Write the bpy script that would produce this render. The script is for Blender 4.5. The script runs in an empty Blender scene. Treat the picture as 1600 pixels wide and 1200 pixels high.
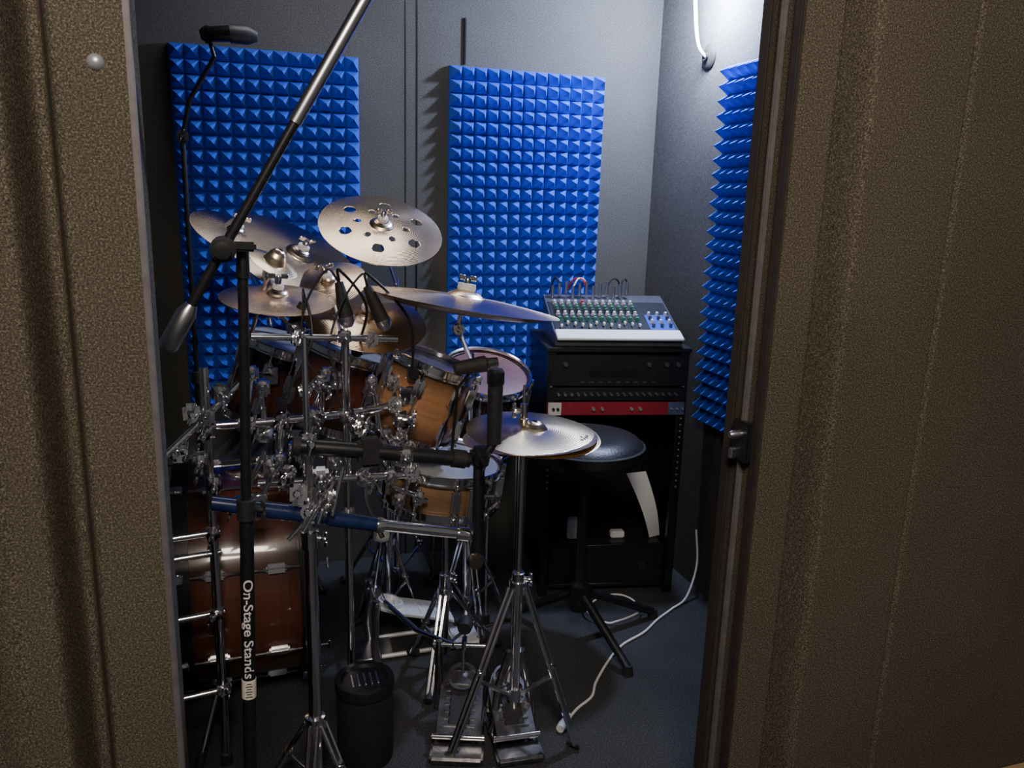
import bpy, bmesh, math, random
from mathutils import Vector, Matrix, Quaternion
random.seed(4)
SC=bpy.context.scene
COL=SC.collection
# ------------------------------------------------------------------ materials
def newmat(name):
    m=bpy.data.materials.new(name); m.use_nodes=True
    nt=m.node_tree; b=nt.nodes['Principled BSDF']
    return m,nt,b
def plain(name,col,rough=0.5,metal=0.0,noise=0.0,nscale=60,bump=0.0,coat=0.0,emit=None,es=0):
    m,nt,b=newmat(name)
    b.inputs['Base Color'].default_value=(*col,1)
    b.inputs['Roughness'].default_value=rough
    b.inputs['Metallic'].default_value=metal
    b.inputs['Coat Weight'].default_value=coat
    tc=nt.nodes.new('ShaderNodeTexCoord')
    n=nt.nodes.new('ShaderNodeTexNoise'); n.inputs['Scale'].default_value=nscale; n.inputs['Detail'].default_value=4
    nt.links.new(tc.outputs['Object'],n.inputs['Vector'])
    if noise>0:
        r=nt.nodes.new('ShaderNodeValToRGB')
        r.color_ramp.elements[0].position=0.3; r.color_ramp.elements[1].position=0.7
        r.color_ramp.elements[0].color=(*[c*(1-noise) for c in col],1)
        r.color_ramp.elements[1].color=(*[min(1,c*(1+noise)) for c in col],1)
        nt.links.new(n.outputs['Fac'],r.inputs['Fac']); nt.links.new(r.outputs['Color'],b.inputs['Base Color'])
    if bump>0:
        bp=nt.nodes.new('ShaderNodeBump'); bp.inputs['Strength'].default_value=bump; bp.inputs['Distance'].default_value=0.002
        nt.links.new(n.outputs['Fac'],bp.inputs['Height']); nt.links.new(bp.outputs['Normal'],b.inputs['Normal'])
    if emit:
        b.inputs['Emission Color'].default_value=(*emit,1); b.inputs['Emission Strength'].default_value=es
    return m
def carpet(name,dark,mid,light,scale,bump=0.6,big=0.25):
    m,nt,b=newmat(name)
    N=nt.nodes.new; L=nt.links.new
    tc=N('ShaderNodeTexCoord')
    n1=N('ShaderNodeTexNoise'); n1.inputs['Scale'].default_value=scale; n1.inputs['Detail'].default_value=5; n1.inputs['Roughness'].default_value=0.8
    n2=N('ShaderNodeTexNoise'); n2.inputs['Scale'].default_value=3.0; n2.inputs['Detail'].default_value=3
    for n in (n1,n2): L(tc.outputs['Object'],n.inputs['Vector'])
    r=N('ShaderNodeValToRGB'); e=r.color_ramp.elements
    e[0].position=0.36; e[0].color=(*dark,1); e[1].position=0.68; e[1].color=(*light,1)
    k=e.new(0.53); k.color=(*mid,1)
    L(n1.outputs['Fac'],r.inputs['Fac'])
    mx=N('ShaderNodeMixRGB'); mx.blend_type='MULTIPLY'; mx.inputs['Fac'].default_value=1
    r2=N('ShaderNodeValToRGB'); r2.color_ramp.elements[0].position=0.3; r2.color_ramp.elements[1].position=0.7
    r2.color_ramp.elements[0].color=(1-big,1-big,1-big,1); r2.color_ramp.elements[1].color=(1,1,1,1)
    L(n2.outputs['Fac'],r2.inputs['Fac']); L(r.outputs['Color'],mx.inputs[1]); L(r2.outputs['Color'],mx.inputs[2])
    L(mx.outputs['Color'],b.inputs['Base Color'])
    b.inputs['Roughness'].default_value=0.95
    b.inputs['Specular IOR Level'].default_value=0.1
    bp=N('ShaderNodeBump'); bp.inputs['Strength'].default_value=bump; bp.inputs['Distance'].default_value=0.0015
    L(n1.outputs['Fac'],bp.inputs['Height']); L(bp.outputs['Normal'],b.inputs['Normal'])
    return m
def bronze(name,c1,c2,rough):
    m,nt,b=newmat(name); N=nt.nodes.new; L=nt.links.new
    tc=N('ShaderNodeTexCoord')
    w=N('ShaderNodeTexWave'); w.wave_type='RINGS'; w.rings_direction='Z'; w.inputs['Scale'].default_value=60; w.inputs['Distortion'].default_value=1.2; w.inputs['Detail'].default_value=2
    n=N('ShaderNodeTexNoise'); n.inputs['Scale'].default_value=14; n.inputs['Detail'].default_value=6
    L(tc.outputs['Object'],w.inputs['Vector']); L(tc.outputs['Object'],n.inputs['Vector'])
    r=N('ShaderNodeValToRGB'); r.color_ramp.elements[0].position=0.3; r.color_ramp.elements[1].position=0.7
    r.color_ramp.elements[0].color=(*c1,1); r.color_ramp.elements[1].color=(*c2,1)
    L(n.outputs['Fac'],r.inputs['Fac']); L(r.outputs['Color'],b.inputs['Base Color'])
    b.inputs['Metallic'].default_value=1.0; b.inputs['Roughness'].default_value=rough
    tg=N('ShaderNodeTangent'); tg.direction_type='RADIAL'; tg.axis='Z'
    b.inputs['Anisotropic'].default_value=0.75; L(tg.outputs[0],b.inputs['Tangent'])
    bp=N('ShaderNodeBump'); bp.inputs['Strength'].default_value=0.25; bp.inputs['Distance'].default_value=0.0005
    L(w.outputs['Fac'],bp.inputs['Height']); L(bp.outputs['Normal'],b.inputs['Normal'])
    return m
def wood(name,cin,cout,half):
    # lacquered burst finish: lighter band in the middle of the shell, dark near both hoops
    m,nt,b=newmat(name); N=nt.nodes.new; L=nt.links.new
    tc=N('ShaderNodeTexCoord'); sp=N('ShaderNodeSeparateXYZ'); L(tc.outputs['Object'],sp.inputs[0])
    ab=N('ShaderNodeMath'); ab.operation='ABSOLUTE'; L(sp.outputs['Z'],ab.inputs[0])
    dv=N('ShaderNodeMath'); dv.operation='DIVIDE'; L(ab.outputs[0],dv.inputs[0]); dv.inputs[1].default_value=half
    mp=N('ShaderNodeMapping'); mp.inputs['Scale'].default_value=(14,14,120); L(tc.outputs['Object'],mp.inputs[0])
    n=N('ShaderNodeTexNoise'); n.inputs['Scale'].default_value=1; n.inputs['Detail'].default_value=5; L(mp.outputs[0],n.inputs['Vector'])
    r=N('ShaderNodeValToRGB'); r.color_ramp.elements[0].color=(*cin,1); r.color_ramp.elements[1].color=(*cout,1)
    r.color_ramp.elements[0].position=0.35; r.color_ramp.elements[1].position=0.95
    L(dv.outputs[0],r.inputs['Fac'])
    mx=N('ShaderNodeMixRGB'); mx.blend_type='MULTIPLY'; mx.inputs['Fac'].default_value=0.5
    L(r.outputs['Color'],mx.inputs[1]); L(n.outputs['Fac'],mx.inputs[2]); L(mx.outputs['Color'],b.inputs['Base Color'])
    b.inputs['Roughness'].default_value=0.25; b.inputs['Coat Weight'].default_value=1; b.inputs['Coat Roughness'].default_value=0.06
    return m
M={}
M['out']=carpet('outer_carpet',(0.026,0.021,0.015),(0.110,0.092,0.068),(0.36,0.31,0.24),350,0.35,0.15)
M['in']=carpet('inner_carpet',(0.055,0.053,0.047),(0.112,0.107,0.095),(0.20,0.192,0.172),260,0.4,0.15)
M['floor']=carpet('floor_carpet',(0.025,0.025,0.026),(0.058,0.058,0.06),(0.13,0.13,0.135),230,0.5,0.3)
M['ceil']=carpet('ceiling_carpet',(0.07,0.07,0.07),(0.12,0.12,0.12),(0.19,0.19,0.19),240,0.3,0.15)
M['foam']=plain('blue_foam',(0.020,0.090,0.55),0.9,noise=0.12,nscale=400,bump=0.3)
M['chrome']=plain('chrome',(0.95,0.94,0.95),0.12,1.0,noise=0.05,nscale=30)
M['chromed']=plain('dull_chrome',(0.6,0.6,0.63),0.3,1.0,noise=0.1,nscale=40)
M['pewter']=plain('dark_cast_metal',(0.34,0.33,0.33),0.28,1.0,noise=0.35,nscale=45,bump=0.2)
M['darkmetal']=plain('dark_gray_metal',(0.06,0.06,0.065),0.45,0.6,noise=0.2,nscale=60)
M['black']=plain('black_metal',(0.012,0.012,0.014),0.35,noise=0.3,nscale=80)
M['bluetube']=plain('dark_blue_tube',(0.010,0.022,0.09),0.25,noise=0.2,nscale=40,coat=0.5)
M['rubber']=plain('black_rubber',(0.013,0.013,0.014),0.7,noise=0.3,nscale=120,bump=0.3)
M['vinyl']=plain('black_vinyl',(0.012,0.012,0.015),0.38,noise=0.2,nscale=200,bump=0.4)
M['white']=plain('white_plastic',(0.8,0.8,0.78),0.45,noise=0.04,nscale=40)
M['paper']=plain('white_paper',(0.9,0.9,0.9),0.7,noise=0.03,nscale=20)
M['cream']=plain('cream_sticker',(0.78,0.72,0.62),0.6,noise=0.1,nscale=150)
M['gasket']=plain('dark_gasket',(0.035,0.028,0.022),0.6,noise=0.2,nscale=60)
M['alu']=plain('edge_trim_metal',(0.15,0.137,0.14),0.6,0.3,noise=0.15,nscale=50)
M['tan']=plain('tan_baseboard',(0.45,0.30,0.16),0.6,noise=0.15,nscale=15)
M['red']=plain('red_faceplate',(0.36,0.03,0.05),0.35,0.2,noise=0.1,nscale=50)
M['bluegray']=plain('blue_gray_faceplate',(0.12,0.16,0.32),0.4,0.3,noise=0.1,nscale=50)
M['bluepanel']=plain('blue_mixer_panel',(0.02,0.08,0.5),0.45,noise=0.15,nscale=60)
M['mixer']=plain('dark_mixer_panel',(0.02,0.023,0.03),0.45,0.3,noise=0.2,nscale=60)
M['mixside']=plain('gray_mixer_chassis',(0.10,0.105,0.12),0.4,0.4,noise=0.15,nscale=60)
M['silver']=plain('silver_panel',(0.5,0.51,0.53),0.35,0.6,noise=0.08,nscale=40)
M['bright']=plain('bright_brushed_plate',(0.85,0.85,0.86),0.4,0.35,noise=0.08,nscale=40)
M['gear']=plain('black_faceplate',(0.012,0.013,0.016),0.45,noise=0.25,nscale=70)
M['green']=plain('green_knob',(0.03,0.26,0.14),0.4,noise=0.1)
M['redk']=plain('red_plastic',(0.6,0.03,0.03),0.4,noise=0.1)
M['head']=plain('clear_drum_head',(0.33,0.33,0.34),0.25,noise=0.1,nscale=20,coat=0.4)
M['headpink']=plain('pink_drum_head',(0.24,0.12,0.11),0.35,noise=0.2,nscale=25,coat=0.4)
M['headblk']=plain('black_drum_head',(0.03,0.03,0.035),0.25,noise=0.2,nscale=20,coat=0.5)
M['amber']=wood('amber_burst_lacquer',(0.50,0.25,0.115),(0.03,0.010,0.006),0.095)
M['redwood']=wood('dark_red_lacquer',(0.16,0.055,0.030),(0.07,0.024,0.013),0.17)
M['brownwood']=wood('brown_burst_lacquer',(0.14,0.045,0.025),(0.018,0.007,0.005),0.095)
M['maple']=wood('maple_lacquer',(0.48,0.28,0.145),(0.20,0.09,0.04),0.07)
M['bronze']=bronze('cymbal_bronze',(0.70,0.52,0.35),(0.95,0.77,0.57),0.25)
M['bronzed']=bronze('dark_cymbal_bronze',(0.40,0.33,0.26),(0.58,0.49,0.40),0.27)
M['hat']=bronze('hihat_bronze',(0.80,0.64,0.42),(0.98,0.83,0.60),0.26)
M['ink']=plain('black_ink',(0.02,0.02,0.02),0.6,noise=0.1)
M['felt']=plain('white_felt',(0.7,0.7,0.68),0.9,noise=0.1,nscale=200,bump=0.4)
M['lamp']=plain('lamp_glass',(1,1,1),0.5,noise=0.02,emit=(0.72,0.82,1.0),es=18)
# ------------------------------------------------------------------ mesh builder
MW={}
def frame(center,normal,xh=(1,0,0)):
    z=Vector(normal).normalized(); x=Vector(xh); x=(x-z*x.dot(z))
    if x.length<1e-4: x=Vector((0,1,0)); x=(x-z*x.dot(z))
    x.normalize(); y=z.cross(x)
    m=Matrix((x,y,z)).transposed().to_4x4(); m.translation=Vector(center); return m
class B:
    def __init__(s): s.v=[]; s.f=[]
    def tube(s,pts,r,n=10,cap=True):
        P=[Vector(p) for p in pts]; k=len(P)
        R=r if isinstance(r,(list,tuple)) else [r]*k
        T=[]
        for i in range(k):
            a=P[max(i-1,0)]; b=P[min(i+1,k-1)]; t=(b-a); T.append(t.normalized() if t.length>1e-9 else Vector((0,0,1)))
        u=T[0].orthogonal().normalized(); base=len(s.v)
        for i in range(k):
            u=(u-T[i]*u.dot(T[i])).normalized(); w=T[i].cross(u)
            for j in range(n):
                a=2*math.pi*j/n; s.v.append(P[i]+(u*math.cos(a)+w*math.sin(a))*R[i])
        for i in range(k-1):
            for j in range(n):
                a=base+i*n+j; b=base+i*n+(j+1)%n
                s.f.append((a,b,b+n,a+n))
        if cap:
            s.f.append(tuple(base+j for j in reversed(range(n)))); s.f.append(tuple(base+(k-1)*n+j for j in range(n)))
        return s
    def lathe(s,prof,n=32,m=None,closed=False):
        m=m or Matrix.Identity(4); rings=[]
        for (r,z) in prof:
            if r<1e-6:
                rings.append([len(s.v)]); s.v.append(m@Vector((0,0,z)))
            else:
                st=len(s.v); rings.append(list(range(st,st+n)))
                for j in range(n):
                    a=2*math.pi*j/n; s.v.append(m@Vector((r*math.cos(a),r*math.sin(a),z)))
        seq=list(range(len(rings)-1)); pairs=[(i,i+1) for i in seq]
        if closed: pairs.append((len(rings)-1,0))
        for i,k in pairs:
            A=rings[i]; C=rings[k]
            for j in range(n):
                j2=(j+1)%n
                if len(A)==1 and len(C)==1: continue
                if len(A)==1: s.f.append((A[0],C[j2],C[j]))
                elif len(C)==1: s.f.append((A[j],A[j2],C[0]))
                else: s.f.append((A[j],A[j2],C[j2],C[j]))
        return s
    def box(s,c,size,m=None,bev=0.0,seg=2):
        bm=bmesh.new(); bmesh.ops.create_cube(bm,size=1)
        for v in bm.verts: v.co=Vector((v.co.x*size[0],v.co.y*size[1],v.co.z*size[2]))
        if bev>0: bmesh.ops.bevel(bm,geom=list(bm.edges),offset=bev,segments=seg,affect='EDGES')
        bm.verts.index_update(); base=len(s.v)
        X=(m or Matrix.Identity(4))
        for v in bm.verts: s.v.append(X@(v.co+Vector(c)))
        for f in bm.faces: s.f.append(tuple(base+v.index for v in f.verts))
        bm.free(); return s
    def make(s,name,mat,parent=None,world=True,origin=None,flat=False,label=None,fix=True):
        me=bpy.data.meshes.new(name)
        inv=Matrix.Identity(4)
        if parent is not None and world: inv=MW[parent.name].inverted()
        elif origin is not None: inv=Matrix.Translation(-Vector(origin))
        me.from_pydata([inv@v for v in s.v],[],s.f)
        if fix:
            bm=bmesh.new(); bm.from_mesh(me); bmesh.ops.recalc_face_normals(bm,faces=bm.faces); bm.to_mesh(me); bm.free()
        if not flat:
            me.polygons.foreach_set('use_smooth',[True]*len(me.polygons))
            me.set_sharp_from_angle(angle=math.radians(38))
        me.materials.append(M[mat] if isinstance(mat,str) else mat)
        o=bpy.data.objects.new(name,me); COL.objects.link(o)
        if parent is not None: o.parent=parent
        elif origin is not None: o.location=origin
        MW[o.name]=(MW[parent.name] if parent is not None else Matrix.Translation(Vector(origin or (0,0,0))))
        if label: o['label']=label
        return o
def thing(name,label,cat,loc,m=None,group=None):
    e=bpy.data.objects.new(name,None); COL.objects.link(e); e.empty_display_size=0.05
    mm=m if m is not None else Matrix.Translation(Vector(loc))
    e.matrix_world=mm; MW[e.name]=mm.copy()
    e['label']=label; e['category']=cat
    if group: e['group']=group
    return e
def tag(o,label,cat,group=None):
    o['label']=label; o['category']=cat
    if group: o['group']=group
    return o
def struct(o): o['kind']='structure'; return o
def sub(name,src,parent,loc=None,rot=None,ml=None):
    c=src.copy(); c.name=name; COL.objects.link(c); c.parent=parent
    if loc is not None: c.location=loc
    if rot is not None: c.rotation_euler=rot
    if ml is not None: c.matrix_local=ml
    return c
def bez(p,n=24):
    P=[Vector(q) for q in p]; P=[P[0]*2-P[1]]+P+[P[-1]*2-P[-2]]; out=[]
    for i in range(1,len(P)-2):
        for k in range(n):
            t=k/n; a,b,c,d=P[i-1],P[i],P[i+1],P[i+2]
            out.append(0.5*((2*b)+(c-a)*t+(2*a-5*b+4*c-d)*t*t+(-a+3*b-3*c+d)*t**3))
    out.append(P[-2]); return out
# ------------------------------------------------------------------ room
BW=2.85; RW=1.49; FY=1.16; FI=1.27; LJ=-0.13; RJ=0.86; CH=2.14; LW=-0.75
struct(B().box((0.4,0.75,-0.05),(5.2,4.5,0.1)).make('floor','floor',origin=(0,0,0),flat=True))
struct(B().box((0.4,2.0,CH+0.05),(2.5,1.9,0.1)).make('ceiling','ceil',flat=True))
struct(B().box((0.37,BW+0.05,CH/2),(2.44,0.1,CH)).make('wall_back','in',flat=True))
struct(B().box((RW+0.05,(FY+BW)/2+0.06,CH/2),(0.1,BW-FY-0.1,CH)).make('wall_right','in',flat=True))
struct(B().box((LW-0.05,(FY+BW)/2+0.06,CH/2),(0.1,BW-FY-0.1,CH)).make('wall_left','in',flat=True))
def front(name,x0,x1,grooves,step=0.002):
    b=B(); n=int((x1-x0)/step); xs=[x0+(x1-x0)*i/n for i in range(n+1)]
    def off(x):
        y=0
        for (c,w,d,p) in grooves: y+=d*math.exp(-abs((x-c)/w)**p)
        return y
    for x in xs:
        y=FY+off(x)
        b.v+= [Vector((x,y,0)),Vector((x,y,CH))]
    for i in range(n): b.f.append((2*i,2*i+2,2*i+3,2*i+1))
    k=len(b.v); b.v+=[Vector((x0,FI,0)),Vector((x0,FI,CH)),Vector((x1,FI,0)),Vector((x1,FI,CH))]
    b.f+=[(k,0,1,k+1),(k+2,k+3,2*n+1,2*n),(k,k+1,k+3,k+2)]
    return struct(b.make(name,'out',flat=False))
front('wall_front_left',-1.1,LJ,[(-0.247,0.020,0.078,3),(-0.40,0.05,0.03,3)])
front('wall_front_right',RJ,2.2,[(0.972,0.024,0.085,3),(1.215,0.005,0.006,3)])
struct(B().box((0.365,(FY+FI)/2,2.07),(RJ-LJ,FI-FY,0.14)).make('wall_front_lintel','out',flat=True))
struct(B().box((1.55,FY-0.012,0.055),(1.3,0.02,0.11),bev=0.003).make('baseboard_front','tan',flat=True))
struct(B().box((LJ+0.001,FY+0.002,1.03),(0.008,0.012,2.0),bev=0.001).make('trim_1','alu'))
struct(B().box((RJ-0.003,FY+0.012,1.03),(0.008,0.02,2.0),bev=0.002).make('trim_2','gasket'))
struct(B().box((RJ-0.005,FY+0.052,1.03),(0.012,0.008,2.0),bev=0.002).make('trim_3','alu'))
struct(B().box((RJ-0.004,FI-0.014,1.03),(0.010,0.028,2.0),bev=0.003).make('trim_4','gasket'))
struct(B().box((0.535,BW-0.0005,CH/2),(0.003,0.002,CH)).make('trim_5','black',flat=True))
struct(B().box((0.575,BW-0.001,CH/2),(0.003,0.003,CH)).make('trim_6','black',flat=True))
struct(B().box((0.74,BW-0.004,1.872),(0.008,0.008,0.15),bev=0.002).make('trim_7','black',flat=True))
la=thing('door_latch','black and chrome latch plate on the door edge','latch',(RJ-0.01,1.2,0.93))
B().box((RJ-0.010,1.205,0.93),(0.016,0.05,0.075),bev=0.003).make('latch_plate','black',la)
B().lathe([(0,0),(0.008,0.0),(0.008,0.02),(0.005,0.026),(0,0.026)],16,frame((RJ-0.016,1.20,0.945),(-1,0,0))).make('latch_bolt','chromed',la)
B().box((RJ-0.022,1.215,0.905),(0.014,0.012,0.022),bev=0.003).make('latch_catch','chromed',la)
bo=B().lathe([(0,0.006),(0.005,0.005),(0.009,0.002),(0.010,0)],20,frame((-0.168,FY-0.0,1.50),(0,-1,0))).make('bolt','silver')
tag(bo,'round gray bolt head set in the carpeted panel','bolt')
# ------------------------------------------------------------------ foam
def foam(c,normal,xh,label):
    m=frame(c,normal,xh); W=0.58; Hh=1.16; nx=13; ny=26; bs=0.016; ph=0.050
    b=B(); dx=W/nx; dy=Hh/ny
    idx={}
    for j in range(ny+1):
        for i in range(nx+1):
            idx[i,j]=len(b.v); b.v.append(m@Vector((-W/2+i*dx,-Hh/2+j*dy,bs)))
    for j in range(ny):
        for i in range(nx):
            k=len(b.v); b.v.append(m@Vector((-W/2+(i+.5)*dx,-Hh/2+(j+.5)*dy,bs+ph)))
            q=[idx[i,j],idx[i+1,j],idx[i+1,j+1],idx[i,j+1]]
            for t in range(4): b.f.append((q[t],q[(t+1)%4],k))
    k=len(b.v)
    for (x,y) in ((-1,-1),(1,-1),(1,1),(-1,1)): b.v.append(m@Vector((x*W/2,y*Hh/2,0)))
    edges=[[idx[i,0] for i in range(nx+1)],[idx[nx,j] for j in range(ny+1)],[idx[nx-i,ny] for i in range(nx+1)],[idx[0,ny-j] for j in range(ny+1)]]
    for t in range(4): b.f.append(tuple([k+t]+edges[t]+[k+(t+1)%4])[::-1])
    b.f.append((k+3,k+2,k+1,k))
    o=b.make('acoustic_foam_panel','foam',origin=c,flat=True); tag(o,label,'acoustic foam','blue acoustic foam panels on the walls')
    return o
foam((0.085,BW-0.001,1.21),(0,-1,0),(1,0,0),'blue pyramid acoustic foam panel behind the drum kit')
foam((0.975,BW-0.001,1.21),(0,-1,0),(1,0,0),'blue pyramid acoustic foam panel behind the mixer')
foam((RW-0.001,2.055,1.20),(-1,0,0),(0,-1,0),'blue pyramid acoustic foam panel on the side wall')
# ------------------------------------------------------------------ wall grommet, lamps, cables
g=thing('wall_grommet','black round cable grommet on the carpeted side wall','grommet',(RW,2.50,1.83))
B().lathe([(0,0.012),(0.012,0.012),(0.032,0.010),(0.040,0.004),(0.041,0)],28,frame((RW,2.50,1.83),(-1,0,0))).make('grommet_plate','gasket',g)
B().lathe([(0.013,0.010),(0.013,0.02),(0.009,0.02),(0.009,0.010)],20,frame((RW,2.50,1.83),(-1,0,0)),closed=True).make('grommet_ring','rubber',g)
LX,LY=1.385,2.40
cl=thing('ceiling_light','small white round ceiling light glowing cool white','light',(LX,LY,CH))
B().lathe([(0,0),(0.08,0),(0.08,-0.02),(0.065,-0.03),(0,-0.03)],32,Matrix.Translation((LX,LY,CH))).make('light_housing','white',cl)
B().lathe([(0.06,-0.03),(0.05,-0.055),(0.03,-0.075),(0,-0.085)],32,Matrix.Translation((LX,LY,CH))).make('light_diffuser','lamp',cl)
cl=thing('ceiling_light','white flat rectangular fill panel added above the drums','light',(0.35,2.45,CH))  # added fixture out of view; brightens the kit and reflects in the cymbals
B().box((0.35,2.45,CH-0.012),(0.74,0.30,0.024),None,0.004,1).make('light_housing','white',cl)
M['fill_panel']=plain('added_fill_diffuser',(1,1,1),0.5,noise=0.02,emit=(1.0,0.93,0.87),es=2.6)  # glow of the added panel, there for the cymbals to mirror
B().box((0.35,2.45,CH-0.026),(0.70,0.26,0.006),None,0.002,1).make('light_diffuser','fill_panel',cl)
o=B().tube(bez([(1.40,2.42,2.12),(1.42,2.50,2.05),(1.43,2.50,1.93),(1.45,2.505,1.86),(1.475,2.50,1.83),(1.485,2.50,1.83)]),0.006,10).make('power_cable','white',origin=(1.485,2.5,1.83))
tag(o,'white power cable hanging from ceiling light to wall grommet','cable')
o=B().tube(bez([(1.455,2.28,0.24),(1.45,2.25,0.12),(1.40,2.22,0.02),(1.32,2.18,0.006),(1.24,2.13,0.006),(1.16,2.07,0.006),(1.06,2.02,0.006),(0.98,1.95,0.006),(0.90,1.86,0.006),(0.86,1.80,0.006),(0.80,1.76,0.006),(0.75,1.715,0.006)]),0.0038,8)
o.tube([(0.765,1.73,0.012),(0.735,1.70,0.012),(0.72,1.685,0.012)],[0.008,0.013,0.011],12)
o=o.make('extension_cable','white',origin=(0.75,1.715,0)); tag(o,'thin white cable running across the dark carpet','cable')
pts=[]
for i in range(26):
    a=math.pi*(0.1+1.75*i/25); pts.append((1.12+0.10*math.cos(a),2.22+0.08*math.sin(a),0.006+0.02*abs(math.sin(a*1.5))))
o=B().tube(bez(pts,3),0.003,8).make('coiled_cable','white',origin=(1.12,2.22,0)); tag(o,'loose loop of thin white cable on the carpet','cable')
# ------------------------------------------------------------------ generic hardware
def wing(b,c,axis,s=1.0,xh=(0,0,1)):
    m=frame(c,axis,xh)
    b.lathe([(0,-0.004*s),(0.006*s,-0.004*s),(0.007*s,0.006*s),(0.004*s,0.012*s),(0,0.012*s)],12,m)
    b.box((0.011*s,0,0.010*s),(0.014*s,0.004*s,0.010*s),m,0.0015*s,1); b.box((-0.011*s,0,0.010*s),(0.014*s,0.004*s,0.010*s),m,0.0015*s,1)
def clampgeo(b,c,s=1.0,ax=(0,-1,0)):
    a=Vector(ax).normalized(); m=frame(c,a,(0,0,1))
    b.box((0,0,0),(0.040*s,0.032*s,0.030*s),m,0.007*s,2)
    b.lathe([(0,-0.017*s),(0.014*s,-0.017*s),(0.014*s,0.019*s),(0,0.019*s)],14,m)
    wing(b,Vector(c)+a*0.028*s,ax,1.2*s,(0.4,0,1))
    b.tube([Vector(c)-a*0.024*s,Vector(c)+a*0.028*s],0.004*s,8)
def clamp(parent,c,s=1.0,ax=(0,-1,0),mat='chrome'):
    b=B(); clampgeo(b,c,s,ax); return b.make('clamp',mat,parent)
def tube(parent,pts,r,mat='chrome',name='tube',n=12):
    return B().tube(pts,r,n).make(name,mat,parent)
def stand(name,label,base,tubes,hubz,feet,mat='chrome',legr=0.006,double=True,cat='stand',brace=True):
    x,y=base; e=thing(name,label,cat,(x,y,0))
    for i,(z0,z1,r) in enumerate(tubes):
        B().tube([(x,y,z0),(x,y,z1)],r,16).make('tube',mat,e)
        if i>0:
            c=B(); c.lathe([(r+0.001,-0.022),(r+0.008,-0.02),(r+0.008,0.018),(r+0.001,0.02)],16,Matrix.Translation((x,y,z0)),closed=True)
            wing(c,(x+r+0.012,y-0.006,z0),(0.8,-0.6,0)); c.make('height_clamp','rubber' if mat=='black' else 'chrome',e)
    for hz,hr in ((hubz,0.022),(max(0.06,hubz*0.3),0.02)):
        B().lathe([(0.012,-0.018),(hr,-0.016),(hr,0.016),(0.012,0.018)],16,Matrix.Translation((x,y,hz)),closed=True).make('hub',mat,e)
    for (fx,fy) in feet:
        d=Vector((fx-x,fy-y,0)); dn=d.normalized(); pr=Vector((-dn.y,dn.x,0))*0.009
        top=Vector((x,y,hubz))+dn*0.02; ft=Vector((fx,fy,0.014))
        l=B()
        if double:
            l.tube([top+pr,ft+pr*0.8],legr*0.8,8); l.tube([top-pr,ft-pr*0.8],legr*0.8,8)
            l.box(((top+ft)/2),(0.022,0.022,0.01),None,0.002,1)
        else: l.tube([top,ft],legr,10)
        lg=l.make('leg',mat,e)
        if brace:
            mid=top.lerp(ft,0.55); lo=Vector((x,y,max(0.06,hubz*0.3)))+dn*0.018
            B().tube([lo,mid],legr*0.8,8).make('leg_brace',mat,e)
        B().tube([ft+Vector((-dn.x*0.02,-dn.y*0.02,0.006)),ft+Vector((dn.x*0.012,dn.y*0.012,-0.002))],[0.011,0.0125],12).make('rubber_foot','rubber',lg)
    return e
def cymbal(name,label,c,nrm,R,mat='bronze',bellr=0.2,bellh=0.018,bow=0.022,group=None,holes=None,flare=False):
    m=frame(c,nrm)
    prof=[]; K=12
    rb=bellr*R
    for i in range(7):
        t=i/6; prof.append((0.006+(rb-0.006)*t, bow+bellh*math.cos(t*math.pi/2)**0.8))
    for i in range(1,K+1):
        t=i/K; r=rb+(R-rb)*t; prof.append((r,bow*(1-t**1.6)))
    if flare: prof=[(r,z if r<R*0.86 else z+ (r-R*0.86)*0.5) for r,z in prof]
    th=0.0016
    bot=[(r,z-th) for r,z in reversed(prof)]
    b=B(); b.lathe(prof+bot,72 if holes is None else 96,None,closed=True)
    o=b.make(name,mat)
    if holes:
        cuts=[]
        for (hr,n,rad,ph) in holes:
            for i in range(n):
                a=2*math.pi*i/n+ph
                q=B().lathe([(0,-0.1),(rad,-0.1),(rad,0.1),(0,0.1)],24,Matrix.Translation((hr*math.cos(a),hr*math.sin(a),0))).make('cut',mat); cuts.append(q)
        for q in cuts:
            md=o.modifiers.new('b','BOOLEAN'); md.operation='DIFFERENCE'; md.object=q; md.solver='EXACT'
        dg=bpy.context.evaluated_depsgraph_get(); dg.update()
        me=bpy.data.meshes.new_from_object(o.evaluated_get(dg)); o.modifiers.clear(); o.data=me
        for q in cuts: bpy.data.objects.remove(q,do_unlink=True)
    o.matrix_world=m; MW[o.name]=m.copy()
    tag(o,label,'cymbal',group)
    return o
def cymtop(e,c,nrm,h=0.04,s=1.0,z0=0.035):
    m=frame(c,nrm)
    B().lathe([(0,z0),(0.016*s,z0),(0.017*s,z0+0.006),(0.016*s,z0+0.012*s),(0,z0+0.012*s)],20,m).make('felt_washer','felt',e)
    b=B(); b.lathe([(0,-0.03),(0.004,-0.03),(0.004,z0+0.012+h),(0,z0+0.012+h)],10,m)
    wing(b,m@Vector((0,0,z0+0.018)),nrm,1.3,(1,0,0)); b.make('wing_nut','chrome',e)
def tilter(e,c,nrm,to,r=0.007,mat='chrome'):
    n=Vector(nrm).normalized(); p=Vector(c)-n*0.03
    b=B(); b.tube([Vector(c)+n*0.01,p],0.006,10)
    b.lathe([(0,-0.012),(0.014,-0.012),(0.016,0),(0.014,0.012),(0,0.012)],16,frame(p,(0,-1,0)))
    wing(b,p+Vector((0,-0.018,0)),(0,-1,0),1.0); b.tube([p,Vector(to)],r,12); b.make('boom_arm',mat,e)
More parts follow.
